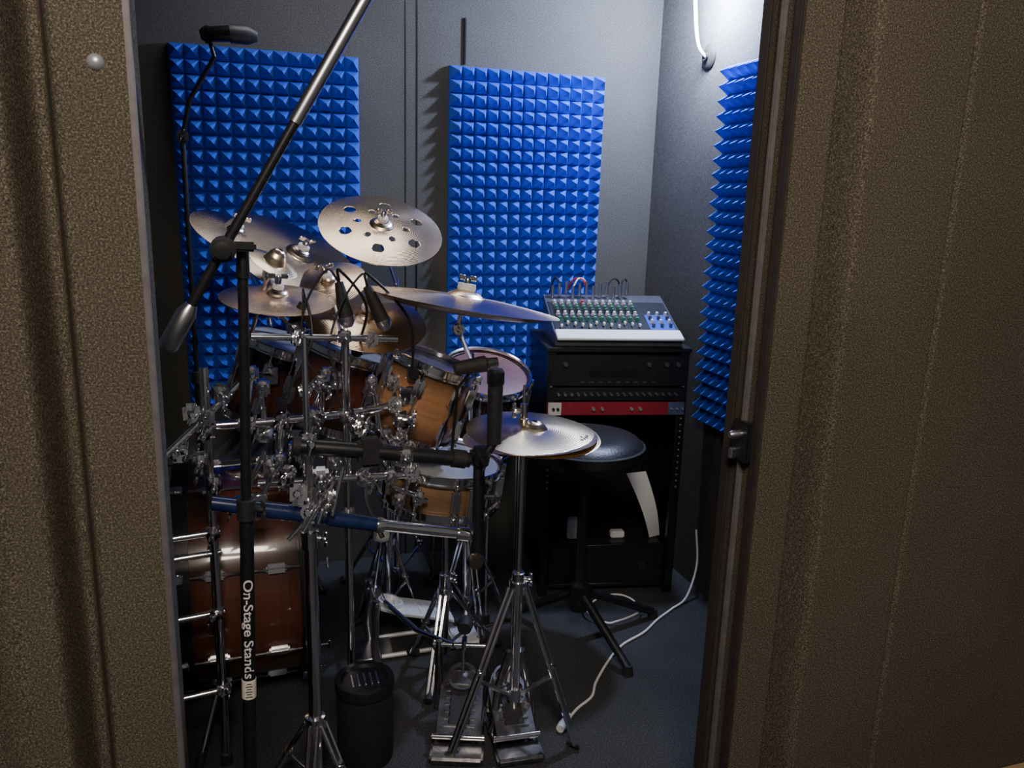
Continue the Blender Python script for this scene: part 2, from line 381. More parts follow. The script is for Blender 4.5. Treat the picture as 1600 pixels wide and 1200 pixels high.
# ------------------------------------------------------------------ drums
def drum(name,label,c,axis,r,dep,shell,head,nl,xh=(1,0,0),hoop='chrome',group=None,bottomhead='head',lugw=1.0,deep=False):
    m=frame(c,axis,xh); e=thing(name,label,'drum',c,m,group)
    h=dep/2; th=0.006
    B().lathe([(r,-h),(r,h),(r-th,h),(r-th,-h)],64,None,closed=True).make('shell',shell,e,world=False)
    B().lathe([(0,h+0.001),(r-0.01,h+0.001),(r+0.002,h-0.002),(r+0.004,h-0.01)],64).make('drum_head',head,e,world=False)
    B().lathe([(0,-h-0.001),(r-0.01,-h-0.001),(r+0.002,-h+0.002),(r+0.004,-h+0.01)],64).make('drum_head',bottomhead,e,world=False)
    if deep: pr=[(r+0.004,h-0.022),(r+0.016,h-0.022),(r+0.016,h+0.018),(r+0.004,h+0.018)]
    else: pr=[(r+0.003,h-0.012),(r+0.012,h-0.012),(r+0.012,h-0.008),(r+0.006,h-0.006),(r+0.006,h+0.010),(r+0.010,h+0.013),(r+0.008,h+0.015),(r+0.003,h+0.012)]
    B().lathe(pr,64,None,closed=True).make('hoop',hoop,e,world=False)
    B().lathe([(a,-z) for a,z in pr],64,None,closed=True).make('hoop',hoop,e,world=False)
    zs=(h*0.48,-h*0.48) if dep>0.17 else (0,)
    hh_=0.05 if dep>0.17 else 0.06
    lsrc=[]
    for z in zs:
        q=B(); q.box((r+0.008,0,z),(0.018,0.016*lugw,hh_),None,0.005,2); q.tube([(r+0.012,0,z-hh_*0.65),(r+0.012,0,z+hh_*0.65)],0.0055,8)
        lsrc.append(q.make('lug','chrome',e,world=False))
    rb=B(); rb.tube([(r+0.012,0,-h-0.008),(r+0.012,0,h+0.008)],0.0032,8)
    for sgn in (1,-1):
        if deep:
            rb.box((r+0.012,0,sgn*(h+0.006)),(0.026,0.026,0.034),None,0.004,1); rb.tube([(r+0.012,0,sgn*(h+0.02)),(r+0.012,0,sgn*(h+0.045))],0.0045,8)
            rb.box((r+0.012,0,sgn*(h+0.045)),(0.006,0.030,0.008),None,0.002,1)
        else:
            rb.box((r+0.012,0,sgn*(h-0.004)),(0.014,0.016,0.010),None,0.003,1); rb.tube([(r+0.012,0,sgn*(h)),(r+0.012,0,sgn*(h+0.014))],0.005,8)
    rs=rb.make('tension_rod','chrome',e,world=False)
    for i in range(nl):
        a=2*math.pi*(i+0.5)/nl
        if i==0:
            for s_ in lsrc+[rs]: s_.rotation_euler=(0,0,a)
        else:
            for s_ in lsrc: sub('lug',s_,e,rot=(0,0,a))
            sub('tension_rod',rs,e,rot=(0,0,a))
    return e
GT='rack mounted toms'
t1=drum('tom_drum','amber burst lacquered tom with chrome hoops and lugs',(0.415,2.00,0.84),(0.34,-0.06,0.94),0.115,0.19,'amber','head',8,group=GT,lugw=1.6)
t2=drum('tom_drum','brown burst tom with chrome hoops and clear head',(0.225,2.20,0.835),(0.32,-0.05,0.94),0.125,0.20,'brownwood','head',8,group=GT,lugw=1.6)
t3=drum('tom_drum','dark burst tom with chrome hoops among the stand clamps',(0.075,2.43,0.80),(0.30,-0.05,0.95),0.130,0.22,'brownwood','head',8,group=GT,lugw=1.6)
ft=drum('floor_tom','dark burst floor tom with pinkish head and chrome hoop',(0.71,2.45,0.69),(0.05,-0.36,0.93),0.135,0.24,'brownwood','headpink',8)
for a in (0.4,2.5,4.6):
    x=0.71+0.165*math.cos(a); y=2.45+0.165*math.sin(a)
    l=B(); l.tube([(x,y,0.74),(x,y,0.05),(x+0.02*math.cos(a),y+0.02*math.sin(a),0.016)],0.005,10); l.box((x,y,0.66),(0.02,0.02,0.05),None,0.004,1)
    lg=l.make('leg','chrome',ft); B().tube([(x+0.02*math.cos(a),y+0.02*math.sin(a),0.03),(x+0.02*math.cos(a),y+0.02*math.sin(a),0.0)],0.011,10).make('rubber_foot','rubber',lg)
sn=drum('snare_drum','pale maple snare drum with chrome hoops and lugs',(0.475,2.02,0.605),(0.10,-0.06,0.985),0.155,0.10,'maple','head',10,lugw=1.6)
q=B(); q.box((0.05,-0.165,0.0),(0.035,0.028,0.085),None,0.006,2); q.box((0.075,-0.172,0.02),(0.05,0.012,0.014),None,0.004,2); q.tube([(0.05,-0.167,-0.05),(0.05,-0.167,0.05)],0.005,8); q.make('snare_throw_off','chrome',sn,world=False)
bd=drum('bass_drum','dark red-brown lacquered bass drum lying on its side',(-0.045,2.17,0.335),(1,0.03,0),0.285,0.30,'redwood','headblk',8,xh=(0,0,1),hoop='black',deep=True,lugw=1.5)
for s in (-1,1):
    l=B(); l.tube([(-0.1,2.17+s*0.26,0.20),(-0.16,2.17+s*0.36,0.012)],0.006,10); lg=l.make('spur','chrome',bd)
    B().tube([(-0.155,2.17+s*0.352,0.03),(-0.163,2.17+s*0.366,0.0)],0.011,10).make('rubber_foot','rubber',lg)
ss=stand('snare_stand','chrome snare stand under the maple snare drum',(0.50,2.06),[(0.05,0.30,0.012),(0.28,0.51,0.009)],0.24,[(0.42,1.90),(0.42,2.14),(0.68,2.12)],legr=0.006)
for a in (0.5,2.6,4.7):
    c=Vector((0.48,2.03,0.525)); d=Vector((math.cos(a),math.sin(a),0)); tube(ss,[Vector((0.50,2.06,0.49)),c+d*0.12+Vector((0,0,-0.01)),c+d*0.175,c+d*0.18+Vector((0,0,0.035))],0.006,name='basket_arm')
# ------------------------------------------------------------------ drum rack
rk=thing('drum_rack','chrome drum rack with clamps and wing bolts','drum rack',(-0.10,1.80,0))
tube(rk,[(-0.10,1.80,0.02),(-0.10,1.80,0.98)],0.0105,name='upright')
tube(rk,[(0.205,1.84,0.02),(0.205,1.84,1.04)],0.0095,name='upright')
tube(rk,[(-0.20,1.77,0.02),(-0.20,1.77,0.62)],0.009,name='upright')
tube(rk,bez([(-0.13,1.83,0.84),(0.05,1.84,0.84),(0.22,1.86,0.845),(0.34,1.90,0.85)],6),0.010,name='crossbar')
tube(rk,[(0.0,1.85,1.035),(0.33,1.86,1.02)],0.008,name='crossbar')
tube(rk,[(0.0,1.82,0.70),(0.38,1.84,0.685)],0.009,name='crossbar')
for z in (0.60,0.55,0.402,0.202): tube(rk,[(-0.25,1.78,z-0.003),(-0.085,1.80,z)],0.0075,name='crossbar')
cl_=[((-0.10,1.80,0.84),1.1),((-0.10,1.80,0.60),.9),((-0.10,1.80,0.40),.9),((-0.10,1.80,0.205),.9),((0.205,1.845,0.845),1),((0.205,1.85,1.03),.9),((0.06,1.84,0.84),1.1),((0.33,1.89,0.85),1),((-0.02,1.83,0.84),1.1),((0.13,1.85,0.845),1.1),((0.27,1.86,1.02),.9),((0.10,1.85,1.03),.9),((-0.07,1.81,0.92),1),((-0.13,1.80,0.88),1.1),((-0.12,1.79,0.77),1.2),((-0.09,1.79,0.72),1.0),((-0.16,1.78,0.80),1.0),((-0.20,1.77,0.6),.8),((-0.20,1.77,0.4),.8),((-0.20,1.77,0.2),.8),((0.205,1.84,0.60),.9),((0.03,1.82,0.74),1.1),((0.09,1.82,0.78),1),((0.30,1.88,0.78),1.1),((0.26,1.86,0.72),1.0),((0.36,1.86,0.75),1.0),((0.02,1.84,0.92),1.0),((0.15,1.85,0.92),1.0),((0.27,1.88,0.91),.9),((0.17,1.83,0.74),1.0),((0.36,1.84,0.69),1.1),((0.31,1.84,0.685),1.0),((0.24,1.83,0.69),1.0),((0.16,1.83,0.69),1.1),((0.06,1.82,0.70),1.0),((0.33,1.85,0.62),1.0),((0.38,1.85,0.62),.9),((0.02,1.88,0.80),1.0),((0.11,1.87,0.90),.9),((0.24,1.88,0.80),1.1),((-0.04,1.80,0.66),1.0),((0.34,1.86,0.82),1.1)]
for c,s in cl_:
    clamp(rk,c,s,(random.uniform(-.6,.6),-1,random.uniform(-.4,.4)))
for p in [[(-0.02,1.83,0.86),(0.0,1.95,0.93),(0.05,2.28,0.85)],[(0.13,1.85,0.86),(0.17,1.95,0.92),(0.20,2.06,0.88)],[(0.33,1.89,0.86),(0.33,1.93,0.90),(0.36,1.90,0.87)],[(0.06,1.84,0.86),(0.05,1.80,0.76),(0.0,1.80,0.66)],[(0.13,1.84,0.85),(0.10,1.82,0.76),(0.14,1.82,0.66)],[(0.33,1.89,0.85),(0.34,1.87,0.78),(0.36,1.86,0.70)]]:
    bb=B(); bb.tube(p,0.007,10); bb.box(p[-1],(0.04,0.016,0.05),None,0.004,1); clampgeo(bb,p[1],0.9); bb.make('tom_arm','chrome',rk)
bb=B(); bb.tube([(-0.25,1.70,0.75),(-0.10,1.80,0.87),(-0.03,1.85,0.93)],0.008,12); clampgeo(bb,(-0.10,1.80,0.87),1.1); bb.make('boom_arm','chrome',rk)
for x,y in ((-0.10,1.80),(0.205,1.84),(-0.20,1.77)): tube(rk,[(x,y,0.03),(x,y,0.0)],0.014,'rubber','rubber_foot')
for p in [[(0.02,1.81,0.78),(-0.04,1.80,0.66),(-0.02,1.80,0.62)],[(0.24,1.84,0.78),(0.25,1.85,0.62),(0.29,1.86,0.52)],[(0.02,1.84,0.92),(0.02,1.84,0.84)],[(0.15,1.85,0.92),(0.15,1.85,0.84)],[(0.27,1.88,0.93),(0.30,1.88,0.70)],[(0.17,1.83,0.78),(0.16,1.82,0.62)],[(0.36,1.84,0.72),(0.33,1.85,0.58)],[(0.31,1.84,0.66),(0.40,1.85,0.61)]]: tube(rk,p,0.0065,name='support_rod')
# ------------------------------------------------------------------ cymbals + stands
c1=(0.37,2.35,1.255); n1=(0.06,-0.52,0.85)
cymbal('effects_cymbal','bronze cymbal with large round holes tilted on its stand',c1,n1,0.178,'bronze',0.2,0.016,0.016,holes=[(0.112,6,0.0165,0.3),(0.068,6,0.0085,0.82)])
e=stand('cymbal_stand','chrome cymbal stand holding the cymbal with holes',(0.44,2.50),[(0.05,0.55,0.013),(0.53,1.0,0.010),(0.98,1.10,0.008)],0.35,[(0.36,2.38),(0.60,2.62),(0.28,2.66)],cat='cymbal stand')
tilter(e,c1,n1,(0.44,2.50,1.08)); cymtop(e,c1,n1,0.018,0.9,0.03)
c2=(0.515,1.95,1.092); n2=(0.155,0.02,0.985)
cymbal('crash_cymbal','large thin bronze crash cymbal seen nearly edge-on',c2,n2,0.245,'bronze',0.2,0.018,0.016)
cymbal('china_cymbal','thin bronze china cymbal stacked beneath the crash',(0.508,1.955,1.074),(0.15,0.02,0.985),0.225,'bronzed',0.2,0.014,0.012,flare=True)
e=stand('cymbal_stand','chrome boom cymbal stand holding the large crash cymbal',(0.62,2.26),[(0.05,0.45,0.013),(0.43,0.9,0.010)],0.32,[(0.64,2.14),(0.76,2.26),(0.56,2.36)],cat='cymbal stand')
tilter(e,(0.505,1.95,1.055),n2,(0.62,2.26,0.88)); cymtop(e,c2,n2,0.02,1.4,0.032)
c3=(0.285,2.08,1.035); n3=(0.10,-0.38,0.92)
cymbal('ride_cymbal','bronze ride cymbal tilted above the toms',c3,n3,0.16,'bronze',0.2,0.016,0.016)
e=stand('cymbal_stand','chrome cymbal stand behind the rack toms',(0.38,2.34),[(0.05,0.6,0.012),(0.58,0.92,0.009)],0.3,[(0.32,2.46),(0.48,2.36),(0.28,2.36)],cat='cymbal stand')
tilter(e,c3,n3,(0.38,2.34,0.90)); cymtop(e,c3,n3,0.02,0.9,0.03)
c4=(0.13,2.30,1.17); n4=(0.40,-0.40,0.82)
cymbal('crash_cymbal','dark weathered crash cymbal leaning behind the stand',c4,n4,0.205,'bronzed',0.2,0.022,0.02)
c5=(-0.03,2.30,1.235); n5=(0.40,-0.34,0.85)
cymbal('splash_cymbal','small dark splash cymbal tilted on a boom',c5,n5,0.12,'bronzed',0.22,0.016,0.012)
c7=(0.06,2.10,1.175); n7=(0.45,-0.30,0.84)
cymbal('bell_cymbal','small thick bronze bell cymbal with tall cup',c7,n7,0.065,'hat',0.45,0.035,0.008)
c6=(0.065,2.0,1.10); n6=(0.06,-0.16,0.98)
cymbal('splash_cymbal','flat bronze splash cymbal above the chrome rack',c6,n6,0.135,'bronze',0.2,0.016,0.012)
c8=(0.20,2.14,1.12); n8=(-0.25,-0.45,0.86)
cymbal('splash_cymbal','bright bronze splash cymbal overlapping the ride',c8,n8,0.10,'bronze',0.22,0.016,0.012)
e=stand('cymbal_stand','tall chrome stand carrying small cymbals beside foam panel',(0.06,2.66),[(0.05,0.6,0.013),(0.58,1.05,0.010)],0.3,[(-0.02,2.68),(0.2,2.60),(0.1,2.78)],cat='cymbal stand')
tilter(e,c4,n4,(0.06,2.66,1.03)); cymtop(e,c4,n4,0.02,1,0.036)
tilter(e,c5,n5,(0.06,2.66,1.0)); cymtop(e,c5,n5,0.015,0.8,0.024)
tilter(rk,c6,n6,(0.10,1.86,1.035),0.005); cymtop(rk,c6,n6,0.02,0.8,0.025)
tilter(rk,c7,n7,(0.0,1.86,1.035),0.005)
tilter(rk,c8,n8,(0.20,1.86,1.03),0.005); cymtop(rk,c8,n8,0.02,0.8,0.025)
# ------------------------------------------------------------------ hi-hat
hx,hy=0.60,1.71
hh=stand('hihat_stand','chrome hi-hat stand with double braced tripod and pedal',(hx,hy),[(0.04,0.46,0.0125),(0.44,0.79,0.0085),(0.78,0.93,0.0035)],0.42,[(0.42,1.66),(0.735,1.62),(0.66,1.90)],legr=0.0075,cat='hi-hat stand')
GH='pair of hi-hat cymbals'
ht=cymbal('hihat_cymbal','bronze top hi-hat cymbal with maker marks',(hx+0.026,hy,0.812),(0.05,-0.07,0.995),0.160,'hat',0.2,0.016,0.014,group=GH)
def marks(o):
    b=B()
    for i,(x,y,w) in enumerate([(0.095,-0.070,0.010),(0.105,-0.063,0.007),(0.113,-0.053,0.009),(0.101,-0.053,0.006),(0.120,-0.043,0.006)]):
        rr=math.hypot(x,y); t=(rr-0.032)/(0.160-0.032); z=0.014*(1-t**1.6)+0.0006
        for dx,dy,ww,hh_ in ((0,0,w,0.0025),(0.001,0.004,0.0025,w*0.8),(-0.002,0.006,w*0.7,0.002)):
            b.box((x+dx,y+dy,z),(ww,hh_,0.0008))
    q=b.make('maker_mark','ink',o,world=False); q['label']='black inked maker marks'
marks(ht)
cymbal('hihat_cymbal','bronze bottom hi-hat cymbal facing up',(hx+0.018,hy,0.800),(0.02,-0.05,-0.99),0.160,'hat',0.2,0.016,0.014,group=GH)
b=B(); b.lathe([(0,0.03),(0.012,0.03),(0.012,0.045),(0.009,0.047),(0.009,0.08),(0,0.08)],16,Matrix.Translation((hx,hy,0.805))); wing(b,(hx-0.014,hy,0.87),(-1,0,0),1.0); b.make('clutch','chrome',hh)
def pedal(e,toe,heel,w,mat='chromed'):
    t=Vector(toe); h=Vector(heel); d=(h-t); L=d.length; dn=d.normalized(); side=Vector((-dn.y,dn.x,0)).normalized()
    up=dn.cross(side)
    if up.z<0: up=-up
    m=Matrix((side,dn,up)).transposed().to_4x4(); m.translation=t
    b=B()
    k=len(b.v)
    outl=[(-w*0.32,0),(w*0.32,0),(w*0.5,L*0.18),(w*0.5,L*0.72),(w*0.42,L*0.74),(-w*0.42,L*0.74),(-w*0.5,L*0.72),(-w*0.5,L*0.18)]
    for z in (0,0.007):
        for (x,y) in outl: b.v.append(m@Vector((x,y,z)))
    n=len(outl); b.f.append(tuple(k+i for i in reversed(range(n)))); b.f.append(tuple(k+n+i for i in range(n)))
    for i in range(n): b.f.append((k+i,k+(i+1)%n,k+n+(i+1)%n,k+n+i))
    for i in range(7): b.box((0,L*(0.16+0.08*i),0.009),(w*0.72,0.006,0.004),m,0.001,1)
    b.lathe([(w*0.30,0.005),(w*0.36,0.005),(w*0.36,0.022),(w*0.30,0.022)],20,m@Matrix.Translation((0,L*0.10,0)),closed=True)
    b.make('footboard',mat,e)
    if mat=='pewter': B().box((0,L*0.42,0.0085),(w*0.5,L*0.44,0.007),m,0.003,1).make('tread','rubber',e)
    hp=B(); hb=m@Vector((0,L*0.88,0.0))
    hm=Matrix.Translation((hb.x,hb.y,0.012))@Matrix.Rotation(math.atan2(side.y,side.x),4,'Z')
    hp.box((0,0,0),(w*1.2,L*0.28,0.022),hm,0.006,2); hp.make('heel_plate',mat,e)
    tube(e,[m@Vector((-w*0.6,L*0.745,0.0)),m@Vector((w*0.6,L*0.745,0.0))],0.008,name='hinge')
    for s in (-1,1):
        a=Vector((t.x,t.y,0.01))+side*s*w*0.5; c=Vector((h.x,h.y,0.01))+side*s*w*0.5; tube(e,[a,c],0.007,mat,name='base_rail')
    return m
pedal(hh,(0.60,1.80,0.125),(0.585,1.60,0.012),0.10,'pewter')
tube(hh,[(0.60,1.79,0.12),(0.60,1.735,0.20)],0.004,name='pull_rod'); tube(hh,[(0.545,1.72,0.01),(0.56,1.72,0.14),(0.585,1.715,0.24)],0.011,'pewter',name='pedal_frame'); tube(hh,[(0.655,1.72,0.01),(0.64,1.72,0.14),(0.615,1.715,0.24)],0.011,'pewter',name='pedal_frame')
def bassped(name,label,toe,heel,beat,w=0.08,mat='chromed',bm='felt'):
    e=thing(name,label,'pedal',(toe[0],toe[1],0))
    pedal(e,toe,heel,w,mat)
    t=Vector(toe); h=Vector(heel); dn=(Vector((h.x,h.y,0))-Vector((t.x,t.y,0))).normalized(); side=Vector((-dn.y,dn.x,0))
    for s in (-1,1):
        a=Vector((t.x,t.y,0.0))+side*s*(w*0.62)-dn*0.015
        tube(e,[a+Vector((0,0,0.0)),a+Vector((0,0,0.06))-dn*0.008,a+Vector((0,0,0.20))],[0.014,0.012,0.009],mat if mat=='pewter' else 'chromed',name='frame_post')
    ax0=Vector((t.x,t.y,0.19))+side*(w*0.72)-dn*0.015; ax1=Vector((t.x,t.y,0.19))-side*(w*0.72)-dn*0.015
    fr=B(); fr.tube([ax0,ax1],0.006,12)
    fr.lathe([(0,-0.006),(0.022,-0.006),(0.026,0),(0.022,0.006),(0,0.006)],20,frame((ax0+ax1)/2,side)); fr.make('axle','chrome',e)
    B().box((t.x-dn.x*0.02,t.y-dn.y*0.02,0.006),(0.12,0.12,0.012),None,0.003,1).make('base_plate','pewter',e)
    q=(ax0+ax1)/2+dn*0.022; tube(e,[q,Vector((t.x,t.y,t.z+0.01))+dn*0.02],0.004,'chromed','chain')
    tube(e,[(ax0+ax1)/2,Vector(beat)],0.0035,name='beater_rod')
    dv=(Vector(beat)-(ax0+ax1)/2).normalized()
    B().lathe([(0,-0.02),(0.018,-0.018),(0.022,0),(0.018,0.018),(0,0.02)],20,frame(Vector(beat),-dn+dv*0.2)).make('beater',bm,e)
    return e
bassped('kick_pedal','silver bass drum pedal with felt beater raised',(0.33,2.20,0.15),(0.63,2.20,0.07),(0.325,2.10,0.42),0.11,'bright')
bassped('kick_pedal','cast metal slave pedal beside the hi-hat stand',(0.50,1.84,0.12),(0.43,1.64,0.012),(0.51,1.87,0.24),0.11,'pewter','rubber')
tube(hh,[(0.48,1.86,0.19),(0.40,1.98,0.18),(0.34,2.14,0.19)],0.007,name='drive_shaft')
KX,KY=0.225,1.735
cn=thing('canister','black cylindrical canister with ribbed round lid','canister',(KX,KY,0))
B().lathe([(0,0.0),(0.062,0.0),(0.067,0.01),(0.067,0.195),(0.063,0.20),(0,0.20)],40,Matrix.Translation((KX,KY,0))).make('canister_body','rubber',cn)
B().lathe([(0.0,0.211),(0.052,0.211),(0.056,0.219),(0.069,0.219),(0.071,0.215),(0.071,0.191),(0.068,0.189)],40,Matrix.Translation((KX,KY,0))).make('lid','black',cn)
for i in range(5):
    B().box((KX-0.03+0.015*i,KY,0.213),(0.005,0.05,0.004),None,0.001,1).make('lid_rib','chromed',cn)
# ------------------------------------------------------------------ front chrome stand with arms
fs=stand('cymbal_stand','heavy chrome stand carrying black and blue boom arms',(0.10,1.62),[(0.04,0.66,0.0145),(0.64,0.86,0.011),(0.84,1.07,0.0065)],0.20,[(0.06,1.46),(0.18,1.56),(0.0,1.70)],cat='cymbal stand')
B().tube([(-0.09,1.62,0.738),(0.05,1.62,0.705),(0.25,1.62,0.655)],[0.015,0.018,0.015],16).make('boom_arm','bluetube',fs)
b=B().tube([(0.24,1.62,0.657),(0.25,1.62,0.655),(0.26,1.62,0.653),(0.42,1.62,0.618)],[0.016,0.018,0.013,0.012],16); b.tube([(0.42,1.62,0.618),(0.445,1.62,0.612)],[0.016,0.016],14); b.make('boom_tip','chrome',fs)
B().tube([(0.07,1.60,0.853),(0.24,1.60,0.828),(0.44,1.60,0.795)],0.0165,16).make('support_tube','black',fs)
B().box((0.225,1.60,0.83),(0.05,0.042,0.06),None,0.008,2).make('tube_collar','rubber',fs)
tube(fs,[(0.40,1.60,0.803),(0.43,1.60,0.797)],0.020,'rubber','tube_collar',16); tube(fs,[(0.07,1.60,0.853),(0.085,1.60,0.851)],0.020,'rubber','tube_collar',16)
for c,s in [((0.10,1.62,0.70),1.2),((0.10,1.615,0.85),1.1),((0.30,1.59,0.82),.9),((0.125,1.61,0.78),1.0),((0.08,1.61,0.745),1.1),((0.14,1.60,0.735),.9),((0.06,1.61,0.79),.9)]: clamp(fs,c,s,(random.uniform(-.6,.6),-1,random.uniform(-.4,.4)))
for i in range(4): tube(fs,[(0.055+0.03*i,1.59,0.655+0.015*i),(0.11+0.02*i,1.60,0.71+0.03*i)],0.0045,name='t_handle')
vt=thing('microphone','long black tube microphone held upright on an arm','microphone',(0.46,1.60,0.57))
B().tube([(0.495,1.60,0.83),(0.495,1.60,0.99)],0.0165,18).make('microphone_body','rubber',vt)
B().lathe([(0.0165,0),(0.019,0.004),(0.019,0.03),(0.014,0.036),(0,0.036)],18,Matrix.Translation((0.495,1.60,0.96))).make('grille','black',vt)
B().tube([(0.495,1.60,0.83),(0.462,1.60,0.79),(0.462,1.60,0.57)],[0.010,0.013,0.013],14).make('arm','black',vt)
B().lathe([(0,-0.012),(0.016,-0.010),(0.02,0),(0.016,0.010),(0,0.012)],20,frame((0.455,1.59,0.56),(0,-1,0))).make('knob','bronzed',vt)
clamp(vt,(0.462,1.60,0.80),1.2,mat='black')
cm=thing('drum_microphone','small black clip-on microphone above the snare drum','microphone',(0.50,1.80,0.90),group='small drum microphones')
B().tube([(0.50,1.80,0.955),(0.47,1.83,0.90),(0.46,1.85,0.70)],0.004,8).make('gooseneck','black',cm)
B().tube([(0.455,1.80,0.955),(0.53,1.80,0.965),(0.535,1.80,0.965)],[0.016,0.020,0.012],16).make('microphone_body','rubber',cm)
B().tube([(0.53,1.80,0.965),(0.56,1.80,0.968)],[0.014,0.012],16).make('grille','darkmetal',cm)
def clipmic(p0,p1,foot,label):
    e=thing('drum_microphone',label,'microphone',foot,group='small drum microphones')
    a=Vector(p0); b_=Vector(p1); d=(b_-a).normalized()
    B().tube([a,a.lerp(b_,0.5),b_],[0.010,0.015,0.018],16).make('microphone_body','rubber',e)
    B().tube([b_,b_+d*0.012,b_+d*0.026],[0.0195,0.0195,0.011],16).make('grille','chromed',e)
    B().tube(bez([a,a+Vector((0.0,-0.02,0.03)),a.lerp(Vector(foot),0.5)+Vector((0.04,-0.03,0.03)),Vector(foot)],8),0.0035,8).make('gooseneck','black',e)
    B().box(foot,(0.025,0.025,0.03),None,0.004,2).make('clip','black',e)
    return e
clipmic((0.20,1.90,1.15),(0.215,1.90,1.07),(0.25,1.99,0.97),'small black microphone pointing down at the toms')
clipmic((0.265,1.90,1.14),(0.30,1.90,1.06),(0.37,1.88,0.93),'small black microphone angled over the amber tom')
clipmic((0.12,1.92,1.10),(0.10,1.92,1.05),(0.06,1.84,0.88),'small black microphone among the chrome clamps')
for p in [[(0.20,1.90,1.15),(0.17,1.88,1.18),(0.12,1.87,1.10),(0.11,1.86,1.0),(0.15,1.86,0.93),(0.2,1.86,0.86)],[(0.265,1.90,1.14),(0.25,1.88,1.17),(0.20,1.87,1.10),(0.17,1.86,1.0),(0.19,1.86,0.92),(0.16,1.85,0.84)]]:
    o=B().tube(bez(p,10),0.0028,8).make('microphone_cable','rubber',origin=p[0]); tag(o,'thin black microphone cable looping down to the rack','cable','microphone cables')
# ------------------------------------------------------------------ boom microphone stand (front)
px,py=-0.045,1.45
LEAN=0.03
bs=stand('microphone_stand','black boom microphone stand with white lettering and counterweight',(px,py),[(0.10,0.80,0.0125),(0.78,1.23,0.009)],0.16,[(-0.28,1.36),(0.14,1.34),(-0.06,1.72)],mat='black',double=False,cat='microphone stand',brace=False)
RL=Matrix.Translation((px,py,0))@Matrix.Rotation(LEAN,4,'Y')@Matrix.Translation((-px,-py,0))
RI=RL.inverted()
A=RI@Vector((-0.135,py-0.03,1.085)); C=RI@Vector((0.30,py-0.03,1.825))
d=(C-A).normalized()
B().tube([A+d*0.05,A+d*0.45],0.0085,14).make('boom_arm','black',bs)
B().tube([A+d*0.43,C],0.0115,14).make('boom_arm','chromed',bs)
B().tube([A,A+d*0.006,A+d*0.07,A+d*0.085],[0.013,0.0165,0.0165,0.010],18).make('counterweight','chromed',bs)
tt=(1.25-A.z)/d.z; K=A+d*tt
b=B(); b.lathe([(0,-0.02),(0.018,-0.02),(0.021,-0.01),(0.021,0.02),(0,0.022)],20,frame(K,(0,-1,0))); b.tube([(px,py,1.20),(px,py,1.25),(K.x,py-0.01,1.25)],0.012,14)
b.lathe([(0,0.02),(0.012,0.02),(0.014,0.05),(0,0.052)],12,frame(K,(0,-1,0))); b.box((K.x+0.03,py-0.03,1.255),(0.045,0.014,0.016),None,0.004,2); b.make('boom_clutch','black',bs)
stk=B().lathe([(0.0128,0.395),(0.0136,0.396),(0.0136,0.434),(0.0128,0.435)],20,Matrix.Translation((px,py,0)),closed=True).make('sticker','cream',bs,label='cream paper price sticker')
for i in range(6): B().box((px,py-0.0137,0.402+0.0055*i),(0.008 if i%2 else 0.012,0.0006,0.0016)).make('sticker_print','ink',stk)
cu=bpy.data.curves.new('lettering','FONT'); cu.body='On-Stage Stands'; cu.size=0.027; cu.extrude=0.0003; cu.offset=0.0002; cu.align_x='LEFT'; cu.align_y='CENTER'
to=bpy.data.objects.new('tmp',cu); COL.objects.link(to); bpy.context.view_layer.update()
me=bpy.data.meshes.new_from_object(to.evaluated_get(bpy.context.evaluated_depsgraph_get())); bpy.data.objects.remove(to,do_unlink=True)
w=max(v.co.x for v in me.vertices)-min(v.co.x for v in me.vertices)
sx=0.203/w
for v in me.vertices:
    x,y,z=v.co; yy=y*0.92; ang=yy/0.0127; rr=0.0129+z
    v.co=Vector((rr*math.sin(ang), -rr*math.cos(ang), 0.645-x*sx))
me.materials.clear(); me.materials.append(M['white'])
lo=bpy.data.objects.new('lettering',me); COL.objects.link(lo); lo.parent=bs; lo['label']='white printed lettering On-Stage Stands'
bs.matrix_world=RL@Matrix.Translation((px,py,0.006))
# ------------------------------------------------------------------ overhead mic + stand (rear)
ms=stand('microphone_stand','thin black microphone stand in front of foam panel',(-0.165,2.62),[(0.05,0.8,0.011),(0.78,1.52,0.008)],0.14,[(-0.35,2.55),(-0.10,2.54),(-0.2,2.76)],mat='black',double=False,cat='microphone stand',brace=False)
b=B(); b.tube([(-0.165,2.62,1.50),(-0.14,2.60,1.60),(-0.065,2.58,1.72)],0.007,12); b.tube([(-0.065,2.58,1.72),(-0.08,2.57,1.78)],0.006,10); clampgeo(b,(-0.165,2.62,1.50),1.0); b.make('boom_arm','black',ms)
om=thing('condenser_microphone','gray condenser microphone with dark grille on a thin stand','microphone',(-0.08,2.57,1.78))
B().tube([(-0.10,2.57,1.775),(-0.09,2.57,1.777),(-0.02,2.57,1.785)],[0.012,0.02,0.022],18).make('microphone_body','black',om)
B().tube([(-0.02,2.57,1.785),(0.03,2.57,1.785),(0.055,2.57,1.783)],[0.026,0.026,0.014],18).make('grille','darkmetal',om)
B().tube([(-0.08,2.57,1.80),(-0.08,2.57,1.755)],0.008,10).make('clip','rubber',om)
